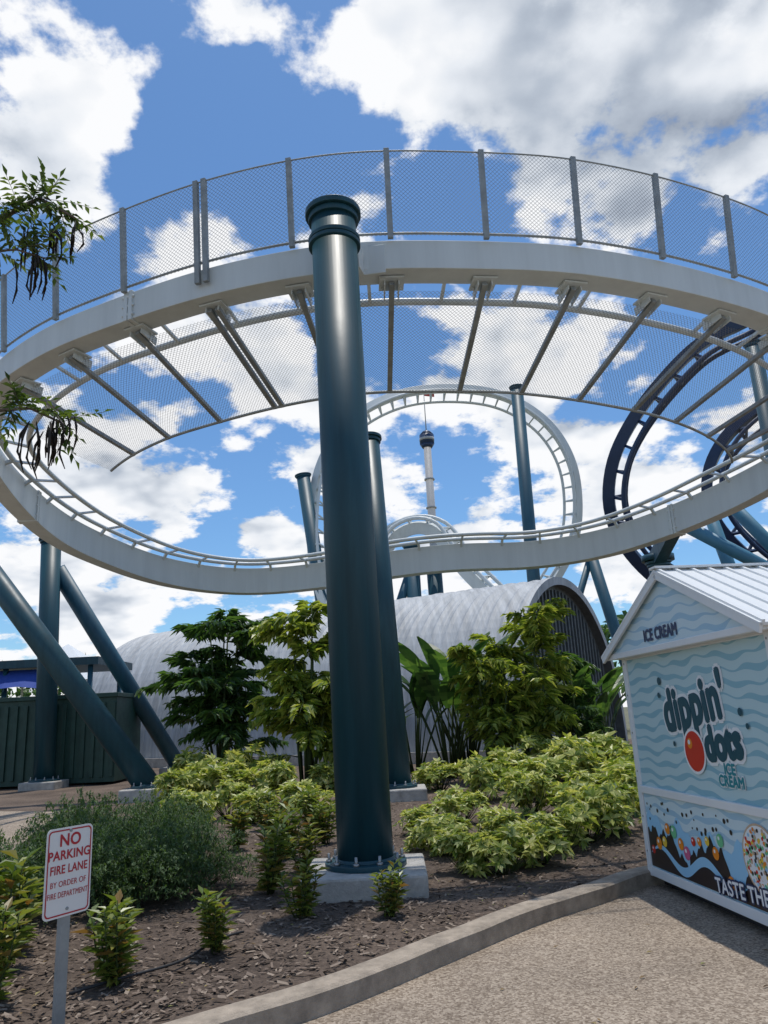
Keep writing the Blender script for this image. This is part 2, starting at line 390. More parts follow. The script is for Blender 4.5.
# ------------------------------------------------------------ left background
e=empty('green_storage_container')
b=B();b.abox(-14.5,-8.55,24.4,26.8,.15,2.65)
for k in range(20): b.abox(-14.4+k*.3,-14.28+k*.3,24.34,24.398,.3,2.5)
b.abox(-14.55,-8.5,24.33,26.85,2.652,2.78);b.obj('body',[M_green],e,.01)
e=empty('shade_pavilion')
b=B();b.abox(-19,-11.3,30,34,4.15,4.45);b.obj('roof',[M_teal],e)
b=B()
for x in (-18.5,-15,-11.7):
    for y in (30.3,33.6): b.cyl((x,y,0),(x,y,4.15),.1,n=12)
b.obj('posts',[M_blue],e)
b=B()
for k in range(10):
    x0=-19+k*.6;b.face([(x0,29.6,3.3+.12*sin(k)),(x0+.6,29.6,3.3+.12*sin(k+1)),(x0+.6,30.4,4.1),(x0,30.4,4.1)],0)
b.obj('blue_awning',[M_bluecloth],e)
e=empty('tent_canopy')
b=B()
for x,y in ((-26,46),(-20,48)):
    b.face([(x-3,y-3,4.6),(x+3,y-3,4.6),(x,y,7)]);b.face([(x+3,y-3,4.6),(x+3,y+3,4.6),(x,y,7)]);b.face([(x+3,y+3,4.6),(x-3,y+3,4.6),(x,y,7)]);b.face([(x-3,y+3,4.6),(x-3,y-3,4.6),(x,y,7)])
    for i in (-1,1):
        for j in (-1,1): b.cyl((x+i*2.9,y+j*2.9,0),(x+i*2.9,y+j*2.9,4.6),.07,n=8)
b.obj('fabric',[M_kwhite],e)
# ------------------------------------------------------------ ground, path, bed, kerb
def aggmat():
    m=mat('aggregate_concrete',(.33,.27,.21),.85);t=m.node_tree;N=t.nodes;L=t.links;bs=N['Principled BSDF']
    tc=N.new('ShaderNodeTexCoord')
    v=N.new('ShaderNodeTexVoronoi');v.inputs['Scale'].default_value=75;L.new(tc.outputs['Object'],v.inputs['Vector'])
    r=N.new('ShaderNodeValToRGB');e=r.color_ramp.elements;e[0].color=(.16,.12,.085,1);e[1].color=(.46,.39,.31,1);x=e.new(.5);x.color=(.29,.235,.18,1)
    s=N.new('ShaderNodeSeparateColor');L.new(v.outputs['Color'],s.inputs[0]);L.new(s.outputs[0],r.inputs['Fac'])
    n=N.new('ShaderNodeTexNoise');n.inputs['Scale'].default_value=.9;n.inputs['Detail'].default_value=7;n.inputs['Roughness'].default_value=.65;L.new(tc.outputs['Object'],n.inputs['Vector'])
    r2=N.new('ShaderNodeValToRGB');r2.color_ramp.elements[0].position=.3;r2.color_ramp.elements[0].color=(.66,.64,.62,1);r2.color_ramp.elements[1].position=.7;r2.color_ramp.elements[1].color=(1.05,1.03,1,1);L.new(n.outputs['Fac'],r2.inputs['Fac'])
    mx=N.new('ShaderNodeMixRGB');mx.blend_type='MULTIPLY';mx.inputs[0].default_value=1;L.new(r.outputs[0],mx.inputs[1]);L.new(r2.outputs[0],mx.inputs[2]);L.new(mx.outputs[0],bs.inputs['Base Color'])
    bp=N.new('ShaderNodeBump');bp.inputs['Strength'].default_value=.5;bp.inputs['Distance'].default_value=.006;L.new(v.outputs['Distance'],bp.inputs['Height']);L.new(bp.outputs[0],bs.inputs['Normal'])
    return m
M_agg=aggmat()
def mulchmat():
    m=mat('mulch',(.1,.07,.05),.95);t=m.node_tree;N=t.nodes;L=t.links;bs=N['Principled BSDF']
    tc=N.new('ShaderNodeTexCoord')
    n=N.new('ShaderNodeTexNoise');n.inputs['Scale'].default_value=30;n.inputs['Detail'].default_value=7;n.inputs['Roughness'].default_value=.75;L.new(tc.outputs['Object'],n.inputs['Vector'])
    n2=N.new('ShaderNodeTexNoise');n2.inputs['Scale'].default_value=.8;n2.inputs['Detail'].default_value=4;L.new(tc.outputs['Object'],n2.inputs['Vector'])
    ad=N.new('ShaderNodeMath');ad.operation='MULTIPLY_ADD';ad.inputs[1].default_value=.45;L.new(n2.outputs['Fac'],ad.inputs[0]);L.new(n.outputs['Fac'],ad.inputs[2])
    r=N.new('ShaderNodeValToRGB');e=r.color_ramp.elements;e[0].position=.5;e[0].color=(.038,.026,.019,1);e[1].position=.95;e[1].color=(.24,.18,.135,1);x=e.new(.72);x.color=(.115,.082,.06,1)
    L.new(ad.outputs[0],r.inputs['Fac']);L.new(r.outputs[0],bs.inputs['Base Color'])
    bp=N.new('ShaderNodeBump');bp.inputs['Strength'].default_value=.9;bp.inputs['Distance'].default_value=.03;L.new(n.outputs['Fac'],bp.inputs['Height']);L.new(bp.outputs[0],bs.inputs['Normal']);return m
M_mulch=mulchmat()
b=B();b.face([(-900,-300,-.01),(900,-300,-.01),(900,1500,-.01),(-900,1500,-.01)])
b.obj('ground',[mat('ground_soil',(.14,.14,.08),.95,var=.4,vscale=.3)])
b=B();b.face([(-30,-12,0),(40,-12,0),(40,40,0),(-30,40,0)]);b.obj('path',[M_agg])
kc=catmull([(-9,1.2,0),(-5,2.2,0),(-3,3.1,0),(-2,3.95,0),(-1.26,4.56,0),(-.58,5.10,0),(.1,5.84,0),(.87,6.70,0),(1.55,7.30,0),(2.3,7.97,0),(3.6,8.4,0),(6,8.8,0),(10,9.0,0),(16,9,0)],10)
kb=B();R=[]
for i,p in enumerate(kc):
    t=(kc[min(i+1,len(kc)-1)]-kc[max(i-1,0)]).normalized();r_=t.cross(Z)
    w=.006*noise.noise(p*3);R.append([p+Z*-.05,p+Z*(.115+w),p+Z*(.13+w)+r_*.02,p+Z*(.13+w)+r_*.17,p+Z*(.115+w)+r_*.2,p+r_*.205+Z*-.05])
kb.rings(R,0,False);kb.obj('kerb',[M_kerb])
fc=[(-32,1.2),(-32,10),(-32,30),(-20,38),(-5,38),(10,38),(24,38),(24,20),(24,9)]
FC=resample([V((x,y,0)) for x,y in fc],1,False);nk=len(kc);b=B();rows=70
def zb(x,y): return .085+.035*noise.noise(V((x*1.3,y*1.3,0)))+.015*noise.noise(V((x*7,y*7,3)))
for i in range(nk):
    f=FC[int(i/(nk-1)*(len(FC)-1))]
    for j in range(rows+1):
        q=kc[i].lerp(f,(j/rows)**1.8);b.v.append((q.x,q.y,zb(q.x,q.y) if j else .10))
for i in range(nk-1):
    for j in range(rows):
        a=i*(rows+1)+j;c=a+rows+1;b.f.append((a,c,c+1,a+1));b.m.append(0);b.sm.append(True)
b.obj('mulch_bed',[M_mulch])
b=B()
def inbed(x,y,mg=.02):
    if y>=10: return True
    kk=min(kc,key=lambda q:(q.x-x)**2+(q.y-y)**2);i=kc.index(kk);t=(kc[min(i+1,nk-1)]-kc[max(i-1,0)])
    return t.cross(V((x,y,0))-kk).z>=mg
for k in range(22000):
    y=4.2+ (random.random()**1.5)*12;x=random.uniform(-.48*y-1,.42*y)
    if not inbed(x,y): continue
    L_=random.uniform(.008,.032)*random.choice((1,1,1.5));w=random.uniform(.004,.011);a=random.uniform(0,pi);d=V((cos(a),sin(a),random.uniform(-.35,.35)));s_=V((-sin(a),cos(a),random.uniform(-.5,.5)))
    c=V((x,y,zb(x,y)+.012));b.face([c-d*L_-s_*w,c+d*L_-s_*w,c+d*L_*.8+s_*w,c-d*L_*.9+s_*w])
b.obj('wood_chips',[leafmat('wood_chip',[(.03,.02,.014),(.09,.063,.045),(.17,.125,.095),(.30,.24,.185)],0,.9)])
# fallen leaves on bed, kerb foot and path
b=B()
for k in range(420):
    y=3.5+random.random()**1.4*7;x=random.uniform(-.46*y,.42*y)
    bed=inbed(x,y,.0)
    if not bed and random.random()<.80: continue
    a=random.uniform(0,2*pi);b.leaf(V((x,y,(zb(x,y)+.025) if bed else .006)),V((cos(a),sin(a),random.uniform(-.02,.3))),Z,random.uniform(.025,.06),random.uniform(.012,.025),0,.2,.1)
b.obj('fallen_leaves',[leafmat('dry_leaf',[(.10,.06,.03),(.22,.14,.06),(.32,.26,.10),(.16,.18,.05)],.1,.7)])
b=B();b.face([(-6.6,16,.14),(-5.6,12.5,.14),(-4.9,10.1,.14),(-5.3,8.6,.14),(-7.5,7.2,.14),(-20,6,.14),(-30,6,.14),(-30,19,.14),(-12,18.5,.14)]);b.obj('path',[M_agg])
b=B();b.tube([(-2.0+.9*t+.1*sin(t*5),5.1+1.2*t,.12+.01*sin(t*9)) for t in [k/14 for k in range(15)]],.009,6);b.obj('irrigation_hose',[M_dark])
# ------------------------------------------------------------ kiosk
K=empty('ice_cream_kiosk',(2.30,7.76,0),atan2(-.994,.11))
W=2.5;Dp=2.3;H=2.1;AP=2.68
def wavemat(name,ca,cb,freq=1/.105):
    m=mat(name,ca,.4);t=m.node_tree;N=t.nodes;L=t.links;bs=N['Principled BSDF']
    tc=N.new('ShaderNodeTexCoord');sp=N.new('ShaderNodeSeparateXYZ');L.new(tc.outputs['Object'],sp.inputs[0])
    def mth(op,*a):
        n=N.new('ShaderNodeMath');n.operation=op
        for i,x in enumerate(a):
            if isinstance(x,(int,float)): n.inputs[i].default_value=x
            else: L.new(x,n.inputs[i])
        return n.outputs[0]
    h=mth('ADD',sp.outputs[0],sp.outputs[1])
    w=mth('ADD',mth('MULTIPLY',mth('SINE',mth('MULTIPLY',h,17)),.014),mth('MULTIPLY',mth('SINE',mth('MULTIPLY_ADD',sp.outputs[2],4,mth('MULTIPLY',h,6.3))),.02))
    f=mth('FRACT',mth('MULTIPLY',mth('ADD',sp.outputs[2],w),freq))
    th=mth('MULTIPLY_ADD',mth('SINE',mth('MULTIPLY_ADD',h,9,mth('MULTIPLY',sp.outputs[2],31))),.2,.34)
    k=mth('LESS_THAN',mth('ABSOLUTE',mth('SUBTRACT',f,.5)),mth('MULTIPLY',th,.5))
    mx=N.new('ShaderNodeMixRGB');mx.inputs[1].default_value=tuple(ca)+(1,);mx.inputs[2].default_value=tuple(cb)+(1,);L.new(k,mx.inputs[0]);L.new(mx.outputs[0],bs.inputs['Base Color']);return m
M_wave=wavemat('wave_graphic',(.47,.64,.67),(.25,.47,.55))
M_wave2=wavemat('wave_graphic_pale',(.57,.71,.76),(.35,.55,.68))
b=B();b.abox(0,W,0,Dp,.09,H);b.obj('walls',[M_wave],K)
b=B()
for x0,x1 in ((-.02,.06),(W-.06,W+.02)):
    b.abox(x0,x1,-.02,.06,.085,H);b.abox(x0,x1,Dp-.06,Dp+.02,.085,H)
b.abox(.062,W-.062,-.018,.0,.09,.17);b.abox(.062,W-.062,-.03,.0,.81,.875);b.abox(.062,W-.062,-.018,.0,H-.07,H-.002)
b.abox(-.018,0,.062,Dp-.062,.09,.17);b.abox(-.018,0,.062,Dp-.062,.80,.88)
b.abox(W,W+.018,.062,Dp-.062,.09,.17);b.abox(W,W+.03,.062,Dp-.062,.80,.88)
b.abox(-.12,W+.12,-.13,-.10,H-.055,H+.0)
b.abox(-.12,W+.12,-.10,Dp+.1,H-.05,H-.02)
b.obj('white_trim',[M_kwhite],K,.006)
b=B();b.face([(-.10,-.115,H+.001),(W+.10,-.115,H+.001),(W/2,-.115,AP-.02)]);b.face([(-.10,Dp+.1,H+.001),(W+.10,Dp+.1,H+.001),(W/2,Dp+.1,AP-.02)])
b.obj('gable_panels',[M_wave2],K)
b=B()
for s in (-1,1):
    xe=W/2+s*(W/2+.16);ze=H-.02
    a=V((W/2,0,AP+.02));c=V((xe,0,ze));d=(c-a);nrm=V((-d.z*s,0,d.x*s)).normalized()
    if nrm.z<0: nrm=-nrm
    mid=(a+c)/2
    b.box(mid+V((0,Dp/2,0)),d/2,V((0,Dp/2+.17,0)),nrm*.012)
    y=-.14
    while y<Dp+.16:
        b.box(mid+V((0,y,0))+nrm*.02,d/2,V((0,.012,0)),nrm*.010);y+=.15
    b.box(mid+V((0,-.155,0))-nrm*.03,d/2*1.0,V((0,.012,0)),nrm*.035)
b.beam((W/2,-.18,AP+.045),(W/2,Dp+.18,AP+.045),.12,.02)
b.obj('metal_roof',[M_kwhite],K,.003)
b=B();b.abox(.08,W-.08,.08,Dp-.08,.02,.09)
for x in (.25,W-.25):
    for y in (.12,Dp-.12): b.cyl((x-.03,y,.05),(x+.03,y,.05),.05,n=14)
b.obj('skids',[M_dark],K)
b=B()
for x in (.03,W-.03):
    for z in (.3,.6,1.0,1.35,1.7,2.0): b.cyl((x-.0,-.021,z),(x,-.024,z),.009,n=10)
b.obj('screw_heads',[M_steel],K)
M_logo=mat('logo_navy',(.008,.07,.10),.4);M_lw=mat('logo_white',(.8,.82,.82),.4);M_lteal=mat('logo_teal',(.02,.24,.28),.4)
M_red=mat('logo_red',(.60,.03,.02),.3);M_or=mat('logo_orange',(.8,.25,.02),.3);M_yel=mat('logo_yellow',(.8,.55,.05),.4);M_choc=mat('chocolate_brown',(.025,.016,.016),.4);M_txtb=mat('text_blue',(.015,.03,.10),.4)
rx=(radians(90),0,0)
def bold(nm,body,size,m,x,z,tilt,sx,d,y0,space=1.04,n=8,line=1):
    for k in range(n):
        a=2*pi*k/n;text(nm,body,size,m,K,(x+d*cos(a),y0-k*.0002,z+d*sin(a)),(radians(90),radians(tilt),0),sx=sx,space=space,line=line,ext=.0001)
bold('gable_text','ICE CREAM',.14,M_txtb,1.10,H+.09,0,.92,.006,-.121,1.0,5)
for body,size,x,z,tl,sx in (("dippin'",.48,1.26,1.58,-7,.80),("dots",.36,1.65,1.29,-5,.82)):
    bold('logo_outline',body,size,M_lw,x,z,tl,sx,.048,-.004,n=10)
    bold('logo_letters',body,size,M_logo,x,z,tl,sx,.021,-.008,n=8)
bold('logo_outline',"ICE\nCREAM",.11,M_lw,1.70,1.06,0,1,.014,-.0062,1.0,6,.8)
bold('logo_letters',"ICE\nCREAM",.11,M_lteal,1.70,1.06,0,1,.005,-.0098,1.0,4,.8)
def disc(b,x,z,r,y,mi,n=24): b.face([(x+r*cos(2*pi*k/n),y,z+r*sin(2*pi*k/n)) for k in range(n)],mi)
b=B();disc(b,1.20,1.22,.18,-.0105,0,32);disc(b,1.20,1.22,.158,-.0112,1,32);disc(b,1.14,1.28,.042,-.0122,2,16);disc(b,1.13,1.29,.02,-.0128,0,12)
for k,(x,z,r) in enumerate([(.72,1.80,.035),(.68,1.68,.025),(.8,1.40,.03),(1.97,1.52,.03),(2.04,1.42,.022),(.86,1.27,.022)]): disc(b,x,z,r,-.0095-k*.0002,3,14)
b.obj('logo_ball',[M_lw,M_red,M_or,M_logo],K)
b=B();b.face([(.065,-.003,.175),(W-.065,-.003,.175),(W-.065,-.003,.805),(.065,-.003,.805)],0)
rnd=random.Random(3)
top2=[(.07+k/60*(W-.14),-.0045,.60-.10*k/60+.06*sin(k*.5)+.03*sin(k*1.3)) for k in range(61)]
for k in range(60): b.face([(top2[k][0],-.0045,.18),(top2[k+1][0],-.0045,.18),top2[k+1],top2[k]],5)
top=[]
for k in range(101):
    x=.07+k/100*(W-.14);top.append((x,-.006,.34+.20*max(0,1-abs(x-.30)/.5)+.24*max(0,1-abs(x-1.2)/.3)+.05*sin(x*15)+.035*sin(x*37)+.02*sin(x*83)))
for k in range(100): b.face([(top[k][0],-.006,.18),(top[k+1][0],-.006,.18),top[k+1],top[k]],1)
# milk-blue swirl across the chocolate
sw=[(.1+k/50*1.6,.30+.07*sin(k*.25)) for k in range(51)]
for k in range(50):
    (x0,z0),(x1,z1)=sw[k],sw[k+1];w0=.035*sin(pi*k/50)+.004;w1=.035*sin(pi*(k+1)/50)+.004
    b.face([(x0,-.0066,z0-w0),(x1,-.0066,z1-w1),(x1,-.0066,z1+w1),(x0,-.0066,z0+w0)],5)
for k in range(30):
    disc(b,rnd.uniform(.1,1.6),rnd.uniform(.55,.75),rnd.uniform(.008,.020),-.0062-k*.00001,1,10)
for k in range(13):
    x,z,r=.14+k*.115+rnd.uniform(-.04,.04),rnd.uniform(.26,.70),rnd.uniform(.035,.055);c_=(2,3,4,3,7,3,9)[k%7]
    disc(b,x,z,r,-.0082-k*.0002,c_,18);disc(b,x-r*.3,z+r*.3,r*.3,-.00828-k*.0002,6,8)
disc(b,1.95,.52,.24,-.0135,8,32);disc(b,1.95,.52,.225,-.0137,6,32)
for k in range(240):
    a=rnd.uniform(0,2*pi);q=.21*sqrt(rnd.random());disc(b,1.95+q*cos(a),.52+q*sin(a),.014,-.0139-k*.00001,rnd.choice([1,2,3,4,5,6,7,8]),8)
b.obj('lower_graphic',[M_wave2,M_choc,M_red,M_or,M_yel,mat('ice_blue',(.30,.58,.80),.4),M_lw,mat('mint_green',(.15,.5,.25),.4),mat('cream_beige',(.55,.40,.28),.4),mat('candy_pink',(.6,.12,.25),.4)],K)
bold('slogan','TASTE THE FUN',.15,M_txtb,1.78,.26,-3,.95,.016,-.0175,1.05,8)
bold('slogan','TASTE THE FUN',.15,M_lw,1.78,.26,-3,.95,.003,-.0205,1.05,4)
# ------------------------------------------------------------ sign
sg=empty('no_parking_sign',(-1.87,4.62,-.09),radians(61))
M_sw=mat('sign_white',(.72,.72,.70),.35,var=.05);M_sr=mat('sign_red',(.42,.02,.03),.4)
def rrect(w,h,r,y,n=6):
    P=[]
    for cx,cz,a0 in ((w/2-r,h/2-r,0),(-w/2+r,h/2-r,90),(-w/2+r,-h/2+r,180),(w/2-r,-h/2+r,270)):
        for k in range(n+1):
            a=radians(a0+90*k/n);P.append(V((cx+r*cos(a),y,cz+r*sin(a))))
    return P
b=B();c0=V((0,0,.96))
A_=[c0+q for q in rrect(.305,.457,.03,-.03)];Bk=[c0+q for q in rrect(.305,.457,.03,-.027)]
b.rings([Bk,A_],0,False);b.obj('plate',[M_sw],sg)
b=B();o_=[c0+q for q in rrect(.285,.437,.025,-.0315)];i_=[c0+q for q in rrect(.270,.422,.02,-.0315)]
for k in range(len(o_)): k2=(k+1)%len(o_);b.face([o_[k],o_[k2],i_[k2],i_[k]])
b.obj('red_border',[M_sr],sg)
for s,z,sz,sx,of in (('NO',1.12,.088,1.0,.002),('PARKING',1.045,.066,.98,.0015),('FIRE LANE',.972,.062,.84,.001),('BY ORDER OF',.90,.042,.86,0),('FIRE DEPARTMENT',.845,.042,.72,0)):
    text('lettering',s,sz,M_sr,sg,(0,-.032,z),rx,off=of,ext=.0004,sx=sx,space=1.05)
b=B();b.abox(-.022,.022,-.026,-.018,0,1.16);b.abox(-.03,-.022,-.026,.004,0,1.16);b.abox(.022,.03,-.026,.004,0,1.16)
for z in (.77,1.17): b.cyl((0,-.036,z),(0,-.01,z),.009,n=8)
b.obj('post',[M_galv],sg)
# ------------------------------------------------------------ plants
M_yg=leafmat('yellow_green_leaf',[(.07,.13,.02),(.25,.32,.06),(.48,.50,.16),(.62,.60,.28)],.32)
M_dg=leafmat('dark_green_leaf',[(.022,.06,.02),(.055,.12,.035),(.10,.18,.05)],.4)
M_mg=leafmat('mid_green_leaf',[(.07,.12,.02),(.17,.24,.04),(.29,.35,.07),(.40,.41,.11)],.42)
M_fg=leafmat('feathery_leaf',[(.035,.07,.022),(.07,.13,.04),(.12,.19,.065)],.35,.6)
M_gg=leafmat('glossy_leaf',[(.06,.10,.018),(.13,.19,.035),(.27,.30,.07),(.22,.11,.04)],.3,.35)
def rdir(rn,zmin=-.2):
    while 1:
        d=V((rn.gauss(0,1),rn.gauss(0,1),rn.gauss(0,1))).normalized()
        if d.z>zmin: return d
def shrub(seed,rad,hgt,nros,L,W,per=9):
    rn=random.Random(seed);b=B()
    lob=[(V((rn.uniform(-.6,.6)*rad,rn.uniform(-.6,.6)*rad,rn.uniform(.2,.85)*hgt)),rn.uniform(.22,.5)) for _ in range(9)]
    for k in range(nros):
        c,s=rn.choice(lob);d=rdir(rn,-.4)
        p=c+V((d.x*rad*s,d.y*rad*s,d.z*hgt*s*.75))*rn.uniform(.55,1.25)
        if p.z<.03: p.z=rn.uniform(.03,.15)
        ax_=(d+Z*.9+rdir(rn)*.3).normalized()
        if k%4==0: b.tube([V((p.x*.2,p.y*.2,.0)),V((p.x*.7,p.y*.7,p.z*.55)),p],[.009,.006,.004],4,1)
        s1=ax_.cross(V((.3,.5,.1))).normalized();s2=ax_.cross(s1)
        for j in range(per):
            a=2*pi*j/per+rn.uniform(-.3,.3);dd=(s1*cos(a)+s2*sin(a)+ax_*rn.uniform(-.1,.7)).normalized();sc_=rn.uniform(.7,1.3)
            b.leaf(p+dd*.01,dd,ax_,L*sc_,W*sc_,0,.15,rn.uniform(0,.35))
    return b
def upright(seed,rad,hgt,stems,L,W):
    rn=random.Random(seed);b=B()
    for k in range(stems):
        a=rn.uniform(0,2*pi);r=rn.uniform(.1,1)*rad;top=V((r*cos(a),r*sin(a),hgt*rn.uniform(.55,1)));base=V((top.x*.25,top.y*.25,0));mid=base.lerp(top,.5)+V((top.x*.15,top.y*.15,0))
        b.tube([base,mid,top],[.01,.007,.004],4,1)
        n=int(30*top.z/hgt)
        for j in range(n):
            f=.1+.9*j/n;p=base.lerp(mid,f*2) if f<.5 else mid.lerp(top,f*2-1)
            aa=j*2.4+rn.random();u_=.3+f*.6;d=V((cos(aa),sin(aa),u_*rn.uniform(.3,1.1)));s_=rn.uniform(.7,1.25)
            b.leaf(p,d,Z,L*s_,W*s_,0,.2,rn.uniform(0,.35))
    return b
def feathery(seed,rad,hgt,n):
    rn=random.Random(seed);b=B()
    for k in range(n):
        d=rdir(rn,-.3);s=rn.uniform(.45,1.15)
        tip=V((d.x*rad*s,d.y*rad*s,max(.05,hgt*.35+d.z*hgt*.62*s)));base=V((tip.x*.4,tip.y*.4,tip.z*.4));mid=base.lerp(tip,.55)+Z*.06
        droop=tip+V((d.x*.06,d.y*.06,-.04))
        pts=[base,mid,tip,droop];
        if k%5==0:b.tube(pts,[.006,.004,.003,.002],3,1)
        for j in range(22):
            f=.2+.8*j/22;f3=f*3;i=min(2,int(f3));p=pts[i].lerp(pts[i+1],f3-i)
            dd=((pts[i+1]-pts[i]).normalized()*.5+rdir(rn,-1)*.9);b.leaf(p,dd,Z,rn.uniform(.03,.06),rn.uniform(.010,.022),0,.1)
    return b
def palm(seed,hgt,stems,spread,flen,ll,lw,nf=7,npair=11,fill=3):
    rn=random.Random(seed);b=B()
    for k in range(stems):
        a=2*pi*k/stems+rn.uniform(-.5,.5);h=hgt*(rn.uniform(.3,.62) if k%3 else rn.uniform(.62,.82));r=spread*rn.uniform(.05,.38)*(1.3-h/hgt)
        base=V((cos(a)*.12,sin(a)*.12,0));top=V((cos(a)*r,sin(a)*r,h));m1=base.lerp(top,.5)+V((0,0,.1))
        b.tube([base,m1,top],[.045,.035,.02],6,1)
        for j in range(nf):
            f=rn.uniform(.3,1) if j>2 else 1;p=base.lerp(m1,f*2) if f<.5 else m1.lerp(top,f*2-1)
            aa=rn.uniform(0,2*pi);el=rn.uniform(.2,1.35);d=V((cos(aa)*cos(el),sin(aa)*cos(el),sin(el)));fl=flen*rn.uniform(.7,1.2)
            pts=[p+d*fl*t+V((0,0,-.5*fl*t*t))+V((cos(aa),sin(aa),0))*fl*.2*t*t for t in [i/8 for i in range(9)]]
            b.tube(pts,[.012]*4+[.008]*5,4,1)
            for q in range(npair*2):
                t=.22+.78*q/(npair*2);i=min(7,int(t*8));c=pts[i].lerp(pts[i+1],t*8-i);tg=(pts[i+1]-pts[i]).normalized();sd=tg.cross(Z)
                if sd.length<.01: continue
                sd.normalize();s=1 if q%2 else -1;env=.5+.6*sin(pi*min(1,t))
                for _ in range(fill):
                    dd=(sd*s*rn.uniform(.6,1.1)+tg*rn.uniform(.2,.9)+Z*rn.uniform(-.55,.25));L_=ll*env*rn.uniform(.7,1.2)
                    b.leaf(c+dd*rn.uniform(0,.12),dd,Z,L_,lw*rn.uniform(.7,1.2),0,.15,rn.uniform(.1,.5))
    return b
def paddle(seed,hgt,n,ll,lw):
    rn=random.Random(seed);b=B()
    for k in range(n):
        a=rn.uniform(0,2*pi);lean=rn.uniform(.08,.5);h=hgt*rn.uniform(.45,.75);o=V((cos(a),sin(a),0));base=o*.1
        top=base+o*h*lean+Z*h;b.tube([base,base.lerp(top,.5)+Z*.1,top],[.03,.022,.014],5,1)
        L_=ll*rn.uniform(.7,1.15);d=(o*lean*1.6+Z).normalized();sd=d.cross(o)
        if sd.length<.01: continue
        sd=(sd.normalized()+o*rn.uniform(-.4,.4)).normalized();prev=None;N_=9
        for i in range(N_+1):
            t=i/N_;w=lw*max(0,sin(pi*min(1,t*.93+.05)))**.7*.5;c=top+d*L_*t+o*L_*.35*t*t-Z*L_*.2*t*t
            row=(c-sd*w-o*w*.3,c,c+sd*w-o*w*.3)
            if prev: 
                b.face([prev[0],prev[1],row[1],row[0]]);b.face([prev[1],prev[2],row[2],row[1]])
            prev=row
    return b
def place(name,me,x,y,s=1,rot=None,sz=None,z=.07):
    o=bpy.data.objects.new(name,me);COL.objects.link(o);o.location=(x,y,z);o.rotation_euler=(0,0,random.uniform(0,6.28) if rot is None else rot);o.scale=(s,s,s*(sz or 1));return o
sh=[shrub(s,.55,.66,115,.15,.062).mesh('variegated_shrub_leaves',[M_yg,M_stem]) for s in (1,2,3,4,5)]
ys=[(-2.6,15.9,1.1),(-3.6,19.7,1.3),(-1.8,14.7,.85),(-3.9,17.5,1.2),(.40,9.7,.62),(.66,8.45,.64),(1.0,8.15,.68),(1.4,8.5,.68),(1.75,9.1,.7),(2.2,9.8,.8),(2.7,10.1,.75),(2.9,12.7,1.0),(2.6,14.4,1.05),(1.5,14.8,1.0),(3.6,11.9,.95),(.62,9.2,.66),(3.4,10.6,.75),(1.25,9.9,.65),(.9,11.9,.75),(2.0,12.4,.8),(3.9,13.6,1.1),(-2.9,14.0,.8),(-1.5,17.8,1.0),(3.5,16.3,1.2),(4.6,15.2,1.2),(-4.6,16.2,1.0),(-5.3,21,1.3),(4.8,18,1.3),(.9,17.2,1.0),(2.4,16.8,1.0),(.15,10.9,.6),(-3.3,12.6,.8),(-2.3,13.0,.75),(-1.4,13.3,.7)]
for i,(x,y,s) in enumerate(ys): place('variegated_shrub',sh[i%5],x,y,s,sz=random.uniform(.8,1.2))
up=[upright(s,.22,.62,11,.135,.055).mesh('upright_shrub_leaves',[M_gg,M_stem]) for s in (11,12,13)]
for i,(x,y,s) in enumerate([(-1.80,5.35,.86),(-1.32,5.95,.66),(-.82,6.75,.80),(-.12,6.75,.64),(-1.25,7.8,1.0),(-1.0,8.7,.85),(-1.35,9.6,1.0),(-1.2,11.5,1.0),(-2.1,10.5,.95),(-.95,10.6,.9),(-2.0,12.3,.9),(-.6,12.0,.8),(-2.50,5.05,1.0),(-2.72,5.7,1.15),(-2.85,6.2,1.1),(-1.7,11.2,.9)]): place('upright_shrub',up[i%3],x,y,s)
fe=[feathery(s,.62,.85,420).mesh('feathery_shrub_leaves',[M_fg,M_stem]) for s in (21,22)]
for i,(x,y,s) in enumerate([(-2.75,7.3,.85),(-2.25,7.5,.8),(-2.0,8.1,.82),(-2.6,8.4,.95),(-3.2,7.9,.95),(-3.5,8.9,1.0),(-2.7,9.6,.9),(-3.6,7.1,.9),(-3.9,10.2,1.0),(-3.2,10.8,.9)]): place('feathery_shrub',fe[i%2],x,y,s)
place('fishtail_palm',palm(31,6.1,10,3.6,1.4,.42,.13,8,9,3).mesh('fishtail_palm_fronds',[M_dg,M_stem]),-4.9,22.6,1)
place('fishtail_palm',palm(32,5.0,9,2.2,1.1,.34,.14,8,9,3).mesh('fishtail_palm_fronds',[M_mg,M_stem]),-2.1,18.9,1)
place('fishtail_palm',palm(33,4.9,9,3.2,1.3,.36,.10,8,10,3).mesh('fishtail_palm_fronds',[M_mg,M_stem]),3.35,19.6,.95)
place('fishtail_palm',palm(34,3.6,6,2.2,1.0,.30,.09,7,9,3).mesh('fishtail_palm_fronds',[M_mg,M_stem]),2.3,19.0,1)
place('fishtail_palm',palm(35,4.0,5,2.0,1.1,.32,.10,6,9,3).mesh('fishtail_palm_fronds',[M_dg,M_stem]),4.6,20.6,.9)
bp=[paddle(s,3.3,20,1.4,.42).mesh('bird_of_paradise_leaves',[M_dg,M_stem]) for s in (41,42)]
for i,(x,y,s) in enumerate([(1.35,20.2,1.0),(.5,21.0,.85),(1.9,21.4,1.1),(4.6,21.8,.85),(5.6,22.2,.8),(-.6,20.2,.7)]): place('bird_of_paradise',bp[i%2],x,y,s)
for i,(x,y,s) in enumerate([(-1.0,19.5,1.3),(3.1,18.0,1.4),(4.2,17.4,1.4)]): place('variegated_shrub',sh[i%5],x,y,s)
rn=random.Random(5);b=B()
